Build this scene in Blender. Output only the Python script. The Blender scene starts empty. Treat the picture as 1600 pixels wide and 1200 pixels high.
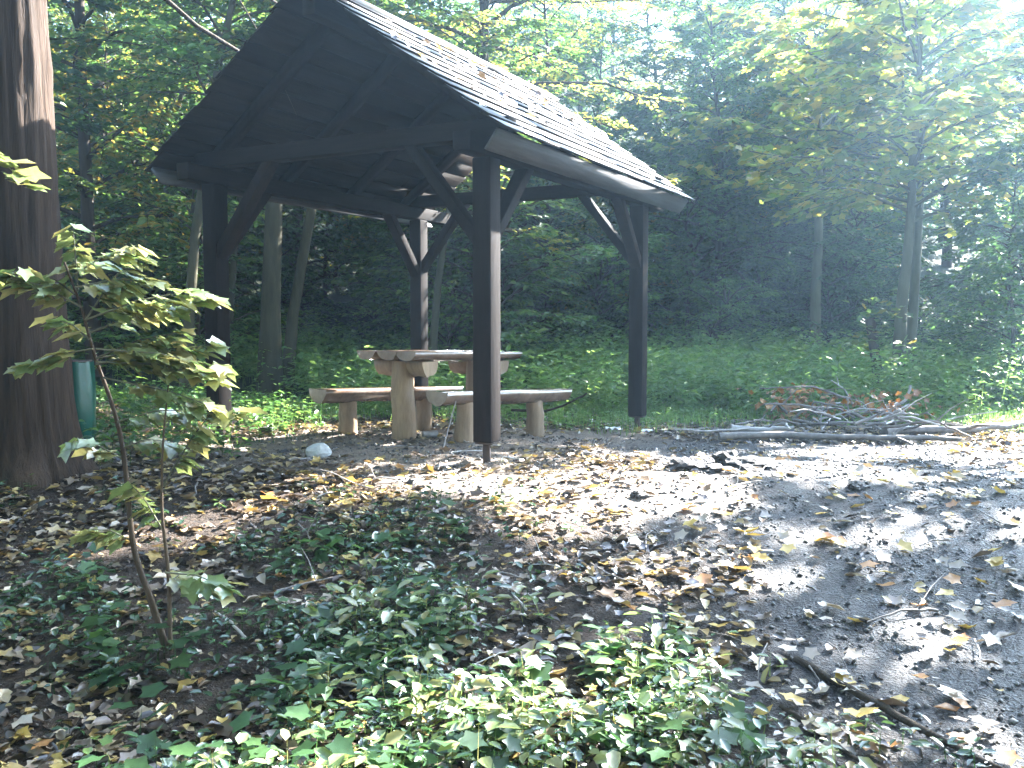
import bpy, math, random
import numpy as np
from mathutils import Vector, Matrix, noise as mnoise

# ------------------------------------------------------------------ camera, sky, sun
scene = bpy.context.scene
col = scene.collection
EYE, FPX, HORIZON = 1.05, 1440.0, 505.0
cam_d = bpy.data.cameras.new("camera")
cam_d.sensor_width = 36.0
cam_d.lens = 36.0 * FPX / 1600.0
cam_d.clip_start, cam_d.clip_end = 0.05, 2000
cam = bpy.data.objects.new("camera", cam_d)
cam.location = (0, 0, EYE)
cam.rotation_euler = (math.radians(90) - math.atan((600 - HORIZON) / FPX), 0, 0)
col.objects.link(cam)
scene.camera = cam

SUN_AZ, SUN_EL = math.radians(48), math.radians(36)
SUN_DIR = Vector((math.sin(SUN_AZ) * math.cos(SUN_EL), math.cos(SUN_AZ) * math.cos(SUN_EL), math.sin(SUN_EL)))
world = bpy.data.worlds.new("World")
scene.world = world
world.use_nodes = True
wn = world.node_tree.nodes
sky = wn.new("ShaderNodeTexSky")
sky.sky_type = 'NISHITA'
sky.sun_disc = False
sky.sun_elevation = SUN_EL
sky.sun_rotation = SUN_AZ
wn["Background"].inputs["Strength"].default_value = 0.085
world.node_tree.links.new(sky.outputs[0], wn["Background"].inputs["Color"])
sun_d = bpy.data.lights.new("sun", 'SUN')
sun_d.energy = 5.0
sun_d.angle = math.radians(0.53)
sun_d.color = (1.0, 0.975, 0.94)
sun = bpy.data.objects.new("sun", sun_d)
sun.rotation_euler = SUN_DIR.to_track_quat('Z', 'Y').to_euler()
sun.location = SUN_DIR * 60
col.objects.link(sun)

vs = scene.view_settings
vs.view_transform = 'Standard'
vs.look = 'None'
vs.exposure = 4.15
vs.gamma = 1.0
vs.use_curve_mapping = False
cy = scene.cycles
cy.use_denoising = True
cy.use_adaptive_sampling = True
cy.adaptive_threshold = 0.025
cy.max_bounces = 6
cy.diffuse_bounces = 3
cy.glossy_bounces = 2
cy.transmission_bounces = 4
cy.volume_bounces = 0
cy.transparent_max_bounces = 4
cy.sample_clamp_indirect = 6.0

RNG = np.random.default_rng(7)
random.seed(7)

# ------------------------------------------------------------------ helpers
def sstep(a, b, x):
    t = np.clip((np.asarray(x, float) - a) / (b - a), 0, 1)
    return t * t * (3 - 2 * t)

def _hash(ix, iy, s):
    n = (ix.astype(np.int64) * 374761393 + iy.astype(np.int64) * 668265263 + s * 1442695041) & 0x7fffffff
    n = ((n ^ (n >> 13)) * 1274126177) & 0x7fffffff
    return ((n ^ (n >> 16)) & 0xffff) / 65535.0

def vnoise(x, y, s=0):
    x = np.asarray(x, float); y = np.asarray(y, float)
    ix, iy = np.floor(x), np.floor(y)
    fx, fy = x - ix, y - iy
    fx = fx * fx * (3 - 2 * fx); fy = fy * fy * (3 - 2 * fy)
    a = _hash(ix, iy, s); b = _hash(ix + 1, iy, s); c = _hash(ix, iy + 1, s); d = _hash(ix + 1, iy + 1, s)
    return (a * (1 - fx) + b * fx) * (1 - fy) + (c * (1 - fx) + d * fx) * fy

def fbm(x, y, s=0, o=4):
    v, a, t = 0, 1.0, 0
    for k in range(o):
        v = v + a * vnoise(np.asarray(x) * 2 ** k, np.asarray(y) * 2 ** k, s + k); t += a; a *= .5
    return v / t

G = np.array([0.8797, -0.4756]); R = np.array([0.4756, 0.8797])     # shelter axes: across, along the ridge
P1 = np.array([-0.19, 6.94])

def ground_z(x, y, fine=True):
    x = np.asarray(x, float); y = np.asarray(y, float)
    xb = np.clip(x, -20, 20)
    top = 6.3 + .25 * np.sin(xb * 1.1)
    z = -0.42 * (1 - sstep(2.7, top, y))
    z = z - .05 * np.clip(2.7 - y, 0, 8)
    s = (x - P1[0]) * R[0] + (y - P1[1]) * R[1]
    z = z - .09 * sstep(0, 3.2, s) * (1 - sstep(12, 15, y))
    z = z + .06 * np.clip(y - 13, 0, 4)
    hf = 1 - .55 * sstep(6, 18, x)
    yy = np.clip(y - 17.5 - 1.5 * np.sin(xb * .25), 0, 34)
    z = z + hf * (.52 * (np.sqrt(yy * yy + 4) - 2))
    z = z + .10 * sstep(-2.2, -4.0, x) * sstep(4.0, 6.0, y)
    if fine:
        near = (1 - sstep(11, 15, y)) * (1 - sstep(7, 12, np.abs(x)))
        z = z + near * (.05 * (fbm(x * .9, y * .9, 3) - .5) + .035 * (fbm(x * 4, y * 4, 11) - .5) + .022 * (fbm(x * 14, y * 14, 19, 3) - .5))
        z = z + (1 - near) * .5 * (fbm(x * .35, y * .35, 5) - .5)
    return z

def gz(x, y):
    return float(ground_z(np.array([x]), np.array([y]))[0])

def at(px, d):                       # photo column + distance -> world x
    return (px - 800) / FPX * d

def tag(o, label=None, cat=None, group=None, kind=None):
    if label: o["label"] = label
    if cat: o["category"] = cat
    if group: o["group"] = group
    if kind: o["kind"] = kind
    return o

def empty(name, loc=(0, 0, 0), rz=0.0, scale=1.0):
    o = bpy.data.objects.new(name, None)
    o.empty_display_size = .2
    o.location = loc; o.rotation_euler = (0, 0, rz); o.scale = (scale,) * 3
    col.objects.link(o)
    return o

def link(name, me, parent=None, mat=None):
    if mat and not me.materials: me.materials.append(mat)
    o = bpy.data.objects.new(name, me)
    col.objects.link(o)
    if parent: o.parent = parent
    return o

def mesh_np(name, V, F, mat=None, smooth=False):
    """V (n,3); F list of int arrays (m,k)."""
    me = bpy.data.meshes.new(name)
    F = [np.asarray(f, np.int32) for f in F if len(f)]
    nl = sum(f.size for f in F); npoly = sum(len(f) for f in F)
    me.vertices.add(len(V)); me.vertices.foreach_set("co", np.asarray(V, np.float32).ravel())
    me.loops.add(nl); me.loops.foreach_set("vertex_index", np.concatenate([f.ravel() for f in F]))
    me.polygons.add(npoly)
    tot = np.concatenate([np.full(len(f), f.shape[1], np.int32) for f in F])
    st = np.concatenate([[0], np.cumsum(tot)[:-1]]).astype(np.int32)
    me.polygons.foreach_set("loop_start", st)
    me.polygons.foreach_set("loop_total", tot)
    if smooth: me.polygons.foreach_set("use_smooth", np.ones(npoly, bool))
    me.update(calc_edges=True)
    if mat: me.materials.append(mat)
    return me

class MB:
    def __init__(s): s.v = []; s.f = {}; s.n = 0
    def add(s, V, F):
        V = np.asarray(V, float)
        for f in F:
            f = np.asarray(f, np.int64)
            if f.size: s.f.setdefault(f.shape[1], []).append(f + s.n)
        s.v.append(V); s.n += len(V)
    def box(s, x0, x1, y0, y1, z0, z1):
        V = [(x, y, z) for z in (z0, z1) for y in (y0, y1) for x in (x0, x1)]
        s.add(V, [[(0, 2, 3, 1), (4, 5, 7, 6), (0, 1, 5, 4), (2, 6, 7, 3), (0, 4, 6, 2), (1, 3, 7, 5)]])
    def tube(s, pts, rad, n=8, cap=True, wob=0.0, rng=None):
        pts = np.asarray(pts, float); m = len(pts)
        rad = np.broadcast_to(np.asarray(rad, float), (m,))
        T = np.gradient(pts, axis=0); T /= np.linalg.norm(T, axis=1)[:, None] + 1e-9
        ref = np.array([0, 0, 1.0]) if abs(T[0][2]) < .8 else np.array([1.0, 0, 0])
        V = []
        A = np.arange(n) / n * 2 * math.pi
        for i in range(m):
            u = np.cross(ref, T[i]); u /= np.linalg.norm(u) + 1e-9
            w = np.cross(T[i], u)
            rr = rad[i] * (1 + (wob * (rng.random(n) - .5) if wob else 0)) * np.ones(n)
            V.append(pts[i] + (np.cos(A) * rr)[:, None] * u + (np.sin(A) * rr)[:, None] * w)
        V = np.concatenate(V)
        q = [(i * n + k, i * n + (k + 1) % n, (i + 1) * n + (k + 1) % n, (i + 1) * n + k) for i in range(m - 1) for k in range(n)]
        s.add(V, [q])
        if cap:
            for e, sg in ((0, -1), (m - 1, 1)):
                c = V[e * n:(e + 1) * n]
                cen = pts[e]
                tri = [(k, (k + 1) % n, n) if sg > 0 else ((k + 1) % n, k, n) for k in range(n)]
                s.add(np.vstack([c, cen]), [tri])
    def mesh(s, name, mat=None, smooth=False):
        return mesh_np(name, np.concatenate(s.v), [np.concatenate(x) for x in s.f.values()], mat, smooth)
    def build(s, name, mat=None, parent=None, smooth=False, bevel=0):
        o = link(name, s.mesh(name, mat, smooth), parent)
        if bevel:
            b = o.modifiers.new("bevel", 'BEVEL'); b.width = bevel; b.segments = 2; b.limit_method = 'ANGLE'
        return o

# ------------------------------------------------------------------ materials
def new_mat(name):
    m = bpy.data.materials.new(name); m.use_nodes = True
    nt = m.node_tree
    return m, nt, nt.nodes, nt.links, nt.nodes["Principled BSDF"]

def ramp(nodes, stops):
    r = nodes.new("ShaderNodeValToRGB")
    e = r.color_ramp.elements
    while len(e) < len(stops): e.new(0.5)
    for k, (p, c) in enumerate(stops):
        e[k].position = p; e[k].color = (*c, 1)
    return r

def leaf_mat(name, cols, trans=.45, rough=.42, tboost=1.7, spec=.5):
    m, nt, N, L, P = new_mat(name)
    geo = N.new("ShaderNodeNewGeometry")
    oi = N.new("ShaderNodeObjectInfo")
    add = N.new("ShaderNodeMath"); add.operation = 'ADD'
    mul = N.new("ShaderNodeMath"); mul.operation = 'MULTIPLY_ADD'; mul.inputs[1].default_value = .24; mul.inputs[2].default_value = -.12
    L.new(oi.outputs["Random"], mul.inputs[0])
    L.new(geo.outputs["Random Per Island"], add.inputs[0]); L.new(mul.outputs[0], add.inputs[1])
    n = len(cols)
    r = ramp(N, [(i / (n - 1), c) for i, c in enumerate(cols)])
    L.new(add.outputs[0], r.inputs[0])
    no = N.new("ShaderNodeTexNoise"); no.inputs["Scale"].default_value = 60
    tc = N.new("ShaderNodeTexCoord"); L.new(tc.outputs["Object"], no.inputs["Vector"])
    mr = N.new("ShaderNodeMapRange"); mr.inputs[3].default_value = .72; mr.inputs[4].default_value = 1.28
    L.new(no.outputs[0], mr.inputs[0])
    vm = N.new("ShaderNodeVectorMath"); vm.operation = 'SCALE'
    L.new(r.outputs[0], vm.inputs[0]); L.new(mr.outputs[0], vm.inputs["Scale"])
    L.new(vm.outputs[0], P.inputs["Base Color"])
    P.inputs["Roughness"].default_value = rough
    P.inputs["Specular IOR Level"].default_value = spec
    tr = N.new("ShaderNodeBsdfTranslucent")
    tm = N.new("ShaderNodeVectorMath"); tm.operation = 'MULTIPLY'; tm.inputs[1].default_value = (tboost * 1.05, tboost, tboost * .7)
    L.new(vm.outputs[0], tm.inputs[0]); L.new(tm.outputs[0], tr.inputs["Color"])
    mx = N.new("ShaderNodeMixShader"); mx.inputs[0].default_value = trans
    L.new(P.outputs[0], mx.inputs[1]); L.new(tr.outputs[0], mx.inputs[2])
    L.new(mx.outputs[0], N["Material Output"].inputs["Surface"])
    return m

def wood_mat(name, c0, c1, scale=(2, 2, 22), rough=.7, bump=.25, axis_swap=None, spec=.4):
    m, nt, N, L, P = new_mat(name)
    tc = N.new("ShaderNodeTexCoord"); mp = N.new("ShaderNodeMapping"); mp.inputs["Scale"].default_value = scale
    oi = N.new("ShaderNodeObjectInfo")
    ad = N.new("ShaderNodeVectorMath"); ad.operation = 'ADD'
    sc = N.new("ShaderNodeVectorMath"); sc.operation = 'SCALE'; sc.inputs[0].default_value = (7, 13, 5)
    L.new(oi.outputs["Random"], sc.inputs["Scale"])
    L.new(tc.outputs["Object"], mp.inputs[0]); L.new(mp.outputs[0], ad.inputs[0]); L.new(sc.outputs[0], ad.inputs[1])
    n1 = N.new("ShaderNodeTexNoise"); n1.inputs["Scale"].default_value = 1.0; n1.inputs["Detail"].default_value = 7; n1.inputs["Roughness"].default_value = .65
    L.new(ad.outputs[0], n1.inputs["Vector"])
    n2 = N.new("ShaderNodeTexNoise"); n2.inputs["Scale"].default_value = .16; n2.inputs["Detail"].default_value = 3
    L.new(ad.outputs[0], n2.inputs["Vector"])
    mixv = N.new("ShaderNodeMath"); mixv.operation = 'MULTIPLY_ADD'; mixv.inputs[1].default_value = .6
    ma = N.new("ShaderNodeMath"); ma.operation = 'MULTIPLY'; ma.inputs[1].default_value = .45
    L.new(n2.outputs[0], ma.inputs[0]); L.new(n1.outputs[0], mixv.inputs[0]); L.new(ma.outputs[0], mixv.inputs[2])
    r = ramp(N, [(.32, c0), (.68, c1)])
    L.new(mixv.outputs[0], r.inputs[0])
    hv = N.new("ShaderNodeMapRange"); hv.inputs[3].default_value = .75; hv.inputs[4].default_value = 1.25
    L.new(oi.outputs["Random"], hv.inputs[0])
    vm = N.new("ShaderNodeVectorMath"); vm.operation = 'SCALE'
    L.new(r.outputs[0], vm.inputs[0]); L.new(hv.outputs[0], vm.inputs["Scale"])
    L.new(vm.outputs[0], P.inputs["Base Color"])
    P.inputs["Roughness"].default_value = rough
    P.inputs["Specular IOR Level"].default_value = spec
    b = N.new("ShaderNodeBump"); b.inputs["Strength"].default_value = bump; b.inputs["Distance"].default_value = .02
    L.new(n1.outputs[0], b.inputs["Height"]); L.new(b.outputs[0], P.inputs["Normal"])
    return m

M = {}
M['timber'] = wood_mat("dark_timber", (.005, .004, .0035), (.018, .013, .011), (30, 30, 3), .8, spec=.1)
M['timber_h'] = wood_mat("dark_timber_beam", (.005, .004, .0035), (.017, .013, .011), (3, 3, 30), .8, spec=.1)
M['board'] = wood_mat("weathered_glare_board", (.28, .27, .27), (.50, .485, .475), (40, 2, 40), .36, .35, spec=.5)  # top faces: weathered grey, paled further to carry the sun glare
M['board_under'] = wood_mat("shaded_board_underside", (.006, .005, .004), (.021, .016, .013), (40, 2, 40), .85, .35, spec=.2)  # undersides and butts: darkened to carry the shade below the roof
M['fascia'] = wood_mat("grey_fascia", (.035, .036, .038), (.085, .086, .09), (30, 2, 30), .6)
M['log'] = wood_mat("peeled_log", (.13, .08, .045), (.34, .235, .145), (16, 16, 2.5), .65, .3)
M['slab'] = wood_mat("worn_slab", (.075, .045, .03), (.20, .13, .09), (14, 14, 14), .16, .12, spec=1.0)
M['bark'] = wood_mat("bark", (.018, .014, .010), (.075, .058, .042), (22, 22, 2.5), .9, .9, spec=.2)
M['bark_big'] = wood_mat("furrowed_bark", (.008, .0055, .004), (.045, .028, .018), (26, 26, 1.6), .9, 1.0, spec=.2)
M['bark_pale'] = wood_mat("smooth_pale_bark", (.05, .055, .035), (.14, .135, .09), (9, 9, 2), .8, .3, spec=.25)
M['sapbark'] = wood_mat("brown_sapling_bark", (.03, .02, .013), (.10, .07, .045), (14, 14, 3), .8, .5, spec=.25)
M['bark_moss'] = wood_mat("mossy_bark", (.022, .022, .012), (.075, .068, .04), (14, 14, 2.5), .9, .6, spec=.2)
M['dead'] = wood_mat("dead_wood", (.07, .06, .055), (.22, .19, .17), (20, 20, 20), .6, .4)
M['deadlight'] = wood_mat("bleached_wood", (.22, .20, .19), (.46, .43, .41), (20, 20, 20), .5, .3)
M['char'] = wood_mat("charred_wood", (.02, .018, .016), (.06, .052, .046), (18, 18, 18), .7, 1.0)
M['stone'] = wood_mat("pale_stone", (.4, .4, .39), (.6, .6, .58), (9, 9, 9), .8, .5)
M['steel'] = wood_mat("rusty_steel", (.03, .02, .016), (.085, .055, .04), (30, 30, 30), .6, .3)
M['plastic'] = wood_mat("green_plastic", (.004, .05, .034), (.007, .085, .058), (5, 5, 5), .32, .25)
M['crumb'] = leaf_mat("soil_crumb", [(.02, .019, .018), (.05, .046, .043), (.09, .083, .078), (.16, .15, .14)], .0, .7)
M['paper'] = wood_mat("white_paper", (.6, .6, .6), (.8, .8, .8), (9, 9, 9), .7, .2)

GRN = [(.036, .088, .026), (.050, .118, .032), (.074, .145, .038), (.115, .17, .042)]
M['leaf_green'] = leaf_mat("leaf_green", GRN)
M['leaf_dark'] = leaf_mat("leaf_dark", [(.026, .066, .026), (.037, .088, .033), (.052, .11, .038), (.07, .13, .042)], .42)
M['leaf_mix'] = leaf_mat("leaf_turning", [(.044, .10, .028), (.066, .13, .033), (.095, .155, .038), (.15, .175, .04), (.26, .18, .036)])
M['leaf_maple'] = leaf_mat("leaf_maple", [(.075, .125, .028), (.10, .155, .032), (.13, .17, .036), (.18, .185, .04), (.26, .20, .045)], .6, tboost=2.1)
M['leaf_herb'] = leaf_mat("leaf_herb", [(.075, .165, .045), (.10, .20, .055), (.13, .225, .068), (.16, .245, .08)], .48)
M['leaf_ivy'] = leaf_mat("leaf_ivy", [(.020, .050, .022), (.030, .068, .028), (.045, .090, .035), (.085, .12, .035)], .28, .24, spec=.9)
M['leaf_sap'] = leaf_mat("leaf_sapling", [(.10, .16, .06), (.14, .19, .08), (.18, .21, .095), (.24, .22, .10)], .30, .26, spec=1.0)
M['litter'] = leaf_mat("fallen_leaf", [(.018, .012, .009), (.035, .023, .015), (.06, .040, .026), (.10, .068, .045), (.17, .125, .09), (.27, .215, .17), (.33, .24, .11), (.38, .27, .08), (.15, .075, .035)], .16, .32, 1.2, .8)
M['litter_y'] = leaf_mat("yellow_leaf", [(.30, .19, .05), (.40, .26, .05), (.46, .33, .09), (.33, .27, .14)], .2, .42, 1.2)
M['litter_o'] = leaf_mat("orange_leaf", [(.20, .085, .03), (.30, .13, .04), (.34, .17, .05), (.22, .13, .07)], .2, .42, 1.2)
M['litter_t'] = leaf_mat("tan_leaf", [(.22, .16, .11), (.30, .23, .17), (.36, .30, .24), (.26, .19, .12)], .15, .38, 1.2, .6)

def ground_mat():
    m, nt, N, L, P = new_mat("woodland_soil")
    geo = N.new("ShaderNodeNewGeometry")
    am = N.new("ShaderNodeAttribute"); am.attribute_name = "mud"
    ab = N.new("ShaderNodeAttribute"); ab.attribute_name = "bare"
    n1 = N.new("ShaderNodeTexNoise"); n1.inputs["Scale"].default_value = 22; n1.inputs["Detail"].default_value = 9; n1.inputs["Roughness"].default_value = .7
    n2 = N.new("ShaderNodeTexNoise"); n2.inputs["Scale"].default_value = 2.3; n2.inputs["Detail"].default_value = 5
    n3 = N.new("ShaderNodeTexNoise"); n3.inputs["Scale"].default_value = 70; n3.inputs["Detail"].default_value = 5
    for n in (n1, n2, n3): L.new(geo.outputs["Position"], n.inputs["Vector"])
    humus = ramp(N, [(.3, (.014, .010, .007)), (.55, (.05, .033, .022)), (.75, (.11, .075, .05))])
    mud = ramp(N, [(.25, (.022, .022, .024)), (.5, (.048, .047, .050)), (.8, (.105, .102, .104))])
    bare = ramp(N, [(.2, (.13, .10, .075)), (.55, (.24, .19, .15)), (.85, (.33, .27, .22))])
    for r in (humus, mud, bare): L.new(n1.outputs[0], r.inputs[0])
    x1 = N.new("ShaderNodeMix"); x1.data_type = 'RGBA'
    L.new(am.outputs["Fac"], x1.inputs[0]); L.new(humus.outputs[0], x1.inputs[6]); L.new(mud.outputs[0], x1.inputs[7])
    x2 = N.new("ShaderNodeMix"); x2.data_type = 'RGBA'
    L.new(ab.outputs["Fac"], x2.inputs[0]); L.new(x1.outputs[2], x2.inputs[6]); L.new(bare.outputs[0], x2.inputs[7])
    ag = N.new("ShaderNodeAttribute"); ag.attribute_name = "moss"
    moss = ramp(N, [(.3, (.012, .016, .008)), (.6, (.022, .040, .012)), (.8, (.04, .06, .02))])
    L.new(n1.outputs[0], moss.inputs[0])
    x3 = N.new("ShaderNodeMix"); x3.data_type = 'RGBA'
    L.new(ag.outputs["Fac"], x3.inputs[0]); L.new(x2.outputs[2], x3.inputs[6]); L.new(moss.outputs[0], x3.inputs[7])
    L.new(x3.outputs[2], P.inputs["Base Color"])
    rr = N.new("ShaderNodeMapRange"); rr.inputs[1].default_value = .35; rr.inputs[2].default_value = .65; rr.inputs[3].default_value = .42; rr.inputs[4].default_value = .68
    L.new(n2.outputs[0], rr.inputs[0])
    r2 = N.new("ShaderNodeMix"); r2.inputs[2].default_value = .85
    L.new(am.outputs["Fac"], r2.inputs[0]); L.new(rr.outputs[0], r2.inputs[3])
    L.new(r2.outputs[0], P.inputs["Roughness"])
    P.inputs["Specular IOR Level"].default_value = .3
    ad = N.new("ShaderNodeMath"); ad.operation = 'MULTIPLY_ADD'; ad.inputs[1].default_value = .8
    L.new(n3.outputs[0], ad.inputs[0]); L.new(n1.outputs[0], ad.inputs[2])
    b = N.new("ShaderNodeBump"); b.inputs["Strength"].default_value = 1.0; b.inputs["Distance"].default_value = .05
    L.new(ad.outputs[0], b.inputs["Height"]); L.new(b.outputs[0], P.inputs["Normal"])
    return m
M['ground'] = ground_mat()

# ------------------------------------------------------------------ ground
def path_mask(x, y):                 # worn muddy track on the right
    e = x - 1.0 + .12 * np.sin(y * 1.7) + .9 * (fbm(x * 1.6, y * 1.6, 41) - .5)
    return sstep(-.35, .45, e) * (1 - sstep(8.6, 9.6, y + .15 * x)) * (1 - .5 * sstep(3.6, 5.2, x))

def bare_mask(x, y):                 # trodden soil in and before the shelter
    a = (x - P1[0]) * G[0] + (y - P1[1]) * G[1]
    b = (x - P1[0]) * R[0] + (y - P1[1]) * R[1]
    d = np.maximum(np.abs(a + 1.1) - 1.35, np.abs(b - 1.1) - 1.9)
    m1 = sstep(.7, -.3, d + .9 * (fbm(x * 1.7, y * 1.7, 31) - .5))
    e = np.hypot((x - .5) / 1.3, (y - 5.9) / .75)
    return np.clip(m1 + .8 * sstep(1.3, .5, e + .8 * (fbm(x * 2, y * 2, 33) - .5)), 0, 1) * (1 - sstep(9.6, 10.4, y))

def axis_pts(lo, hi, n0, n1, fine):
    left = -np.geomspace(1, 1 + (n0 - lo), 26)[::-1] + 1 + n0
    right = np.geomspace(1, 1 + (hi - n1), 34) - 1 + n1
    mid = np.arange(n0, n1, fine)
    return np.concatenate([left[:-1], mid, right])
gx = axis_pts(-150, 150, -5.0, 7.0, .045)
gy = axis_pts(-60, 220, 2.2, 11.5, .045)
XX, YY = np.meshgrid(gx, gy)
ZZ = ground_z(XX, YY)
nx, ny = len(gx), len(gy)
idx = np.arange(nx * ny).reshape(ny, nx)
F = np.stack([idx[:-1, :-1], idx[:-1, 1:], idx[1:, 1:], idx[1:, :-1]], -1).reshape(-1, 4)
gme = mesh_np("ground", np.stack([XX, YY, ZZ], -1).reshape(-1, 3), [F], M['ground'], True)
for nm, fn in (("mud", path_mask), ("bare", bare_mask), ("moss", lambda x, y: sstep(10.5, 14, y))):
    a = gme.attributes.new(nm, 'FLOAT', 'POINT')
    a.data.foreach_set("value", fn(XX, YY).ravel().astype(np.float32))
ground = tag(link("ground", gme), kind="structure")

# ------------------------------------------------------------------ leaves
OVAL_V = np.array([(0, 0, 0), (.28, .25, .07), (.68, .21, .06), (1, 0, -.10), (.68, -.21, .06), (.28, -.25, .07)])
OVAL_F = [np.array([(0, 3, 2, 1), (0, 5, 4, 3)])]
MAPLE_V = np.array([(.36, 0, -.03), (0, 0, 0), (-.08, .33, .05), (.20, .30, .03), (.56, .50, .03), (.64, .25, .02), (1, 0, -.08),
                    (.64, -.25, .02), (.56, -.50, .03), (.20, -.30, .03), (-.08, -.33, .05)])
MAPLE_F = [np.array([(0, k, k + 1 if k < 10 else 1) for k in range(1, 11)])[:, ::-1]]

def norm(a): return a / (np.linalg.norm(a, axis=-1, keepdims=True) + 1e-9)

def leaf_arrays(pos, dx, nz, size, tv=OVAL_V, tf=OVAL_F):
    pos = np.asarray(pos); n = len(pos)
    ex = norm(dx); ez = norm(nz - (nz * ex).sum(-1, keepdims=True) * ex); ey = np.cross(ez, ex)
    T = tv[None] * np.asarray(size)[:, None, None]
    V = pos[:, None] + T[..., 0:1] * ex[:, None] + T[..., 1:2] * ey[:, None] + T[..., 2:3] * ez[:, None]
    k = len(tv)
    off = (np.arange(n) * k)[:, None, None]
    return V.reshape(-1, 3), [(f[None] + off).reshape(-1, f.shape[1]) for f in tf]

def rand_dirs(n, tilt=.4, rng=RNG):
    a = rng.random(n) * 2 * math.pi
    dx = np.stack([np.cos(a), np.sin(a), rng.normal(0, tilt, n)], -1)
    nz = np.stack([rng.normal(0, tilt, n), rng.normal(0, tilt, n), np.ones(n)], -1)
    return dx, nz

# ------------------------------------------------------------------ tree builder
def tree_meshes(seed, H, r0, cb, spread, nl, nt, nk, ls, leafm, barkm, maple=False, lean=(0, 0), rise=.35, wander=.12,
                topscale=.35, jit=.42, bias=None, nsides=9, zdroop=.25, tw=.16):
    """meshes of one tree: trunk, branches, crown."""
    rng = np.random.default_rng(seed)
    m = 9
    t = np.linspace(0, 1, m)
    wx = np.cumsum(rng.normal(0, wander, m)) * t; wy = np.cumsum(rng.normal(0, wander, m)) * t
    tp = np.stack([lean[0] * t ** 1.3 + wx, lean[1] * t ** 1.3 + wy, t * H], -1)
    tp[0, 2] = -.25
    rad = r0 * (1 - .82 * t); rad[0] *= 1.35
    tb = MB(); tb.tube(tp, rad, nsides, wob=.12, rng=rng)
    br = MB()
    S, D, LN = [], [], []
    for i in range(nl):
        u = (i + rng.random()) / nl
        tt = cb + (1 - cb) * u * .97
        base = np.array([np.interp(tt, t, tp[:, k]) for k in range(3)])
        az = i * 2.39996 + rng.normal(0, .5)
        if bias is not None and rng.random() < bias[1]: az = bias[0] + rng.normal(0, .7)
        L = spread * (1 - (1 - topscale) * u ** 1.3) * (.65 + .5 * rng.random())
        el = rise + .5 * u + rng.normal(0, .12)
        s = np.linspace(0, 1, 6)
        az_s = az + rng.normal(0, .25) * s
        lp = base + np.stack([np.cos(az_s) * s * L, np.sin(az_s) * s * L, L * (el * s - (el * .45 + zdroop * .5) * s * s)], -1)
        lp += rng.normal(0, .03 * L, (6, 3)) * s[:, None]
        lr = max(.012, r0 * .34 * (1 - .55 * tt))
        br.tube(lp, lr * (1 - .85 * s) + .003, 5, cap=False)
        for j in range(nt):
            q = .18 + .82 * (j + rng.random()) / nt
            p = np.array([np.interp(q, s, lp[:, k]) for k in range(3)])
            a2 = az + (1 if j % 2 else -1) * (.35 + .75 * rng.random()) * (1.15 - .6 * q)
            ln = (.20 + .38 * L * (1.12 - q)) * (.6 + .7 * rng.random())
            S.append(p); D.append((math.cos(a2), math.sin(a2), rng.normal(.03, tw))); LN.append(min(ln, 1.1))
    S = np.array(S); D = norm(np.array(D)); LN = np.array(LN)
    nT = len(S)
    E = S + D * LN[:, None]; E[:, 2] -= zdroop * LN ** 2 * .5
    # twigs as thin three-sided prisms
    side = norm(np.cross(D, np.array([0, 0, 1.0]))); up = np.cross(side, D)
    w0, w1 = .0055, .0022
    ring = [(math.cos(a), math.sin(a)) for a in (0, 2.094, 4.189)]
    V = np.concatenate([S[:, None] + w0 * (c * side + d * up)[:, None] for c, d in ring] + [E[:, None] + w1 * (c * side + d * up)[:, None] for c, d in ring], 1)
    o = (np.arange(nT) * 6)[:, None, None]
    br.add(V.reshape(-1, 3), [(np.array([(0, 1, 4, 3), (1, 2, 5, 4), (2, 0, 3, 5)])[None] + o).reshape(-1, 4)])
    # leaves
    k = np.arange(nk)
    f = (k[None] + rng.random((nT, nk))) / nk
    pos = S[:, None] + D[:, None] * (LN[:, None] * f)[..., None]
    pos[..., 2] -= zdroop * (LN[:, None] * f) ** 2 * .5
    sg = np.where(k % 2, 1.0, -1.0)[None]
    ang = np.arctan2(D[:, 1], D[:, 0])[:, None] + sg * (.45 + .7 * rng.random((nT, nk)))
    dx = np.stack([np.cos(ang), np.sin(ang), rng.normal(-.18, .22, (nT, nk))], -1)
    nz = np.stack([rng.normal(0, jit, (nT, nk)), rng.normal(0, jit, (nT, nk)), np.ones((nT, nk))], -1)
    sz = ls * (.6 + .6 * rng.random((nT, nk)))
    pos = pos + dx * .015
    V, Fc = leaf_arrays(pos.reshape(-1, 3), dx.reshape(-1, 3), nz.reshape(-1, 3), sz.ravel(), *((MAPLE_V, MAPLE_F) if maple else (OVAL_V, OVAL_F)))
    return dict(trunk=tb.mesh("trunk", barkm, True), branches=br.mesh("branches", barkm, True), crown=mesh_np("crown", V, Fc, leafm))

def put_tree(meshes, name, x, y, rz, scale, label, cat="tree", group=None, dz=0.0):
    o = empty(name, (x, y, gz(x, y) - .03 + dz), rz, scale)
    for part in ("trunk", "branches", "crown"):
        link(part, meshes[part], o)
    return tag(o, label, cat, group)

# ------------------------------------------------------------------ shelter
ANG = math.atan2(G[1], G[0])
shelter = empty("picnic_shelter", (P1[0], P1[1], 0), ANG)
tag(shelter, "open timber picnic shelter with gabled board roof on four dark posts", "shelter")
SPAN, LEN = 2.78, 3.20
EZ, RZ = 2.38, 3.70
XE, XL, XR = .37, -SPAN - .37, -SPAN / 2
Y0, Y1 = -.42, 3.86
SL = (RZ - EZ) / (XE - XR)
def local_ground(a, b):
    p = P1 + a * G + b * R
    return gz(p[0], p[1])

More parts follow.
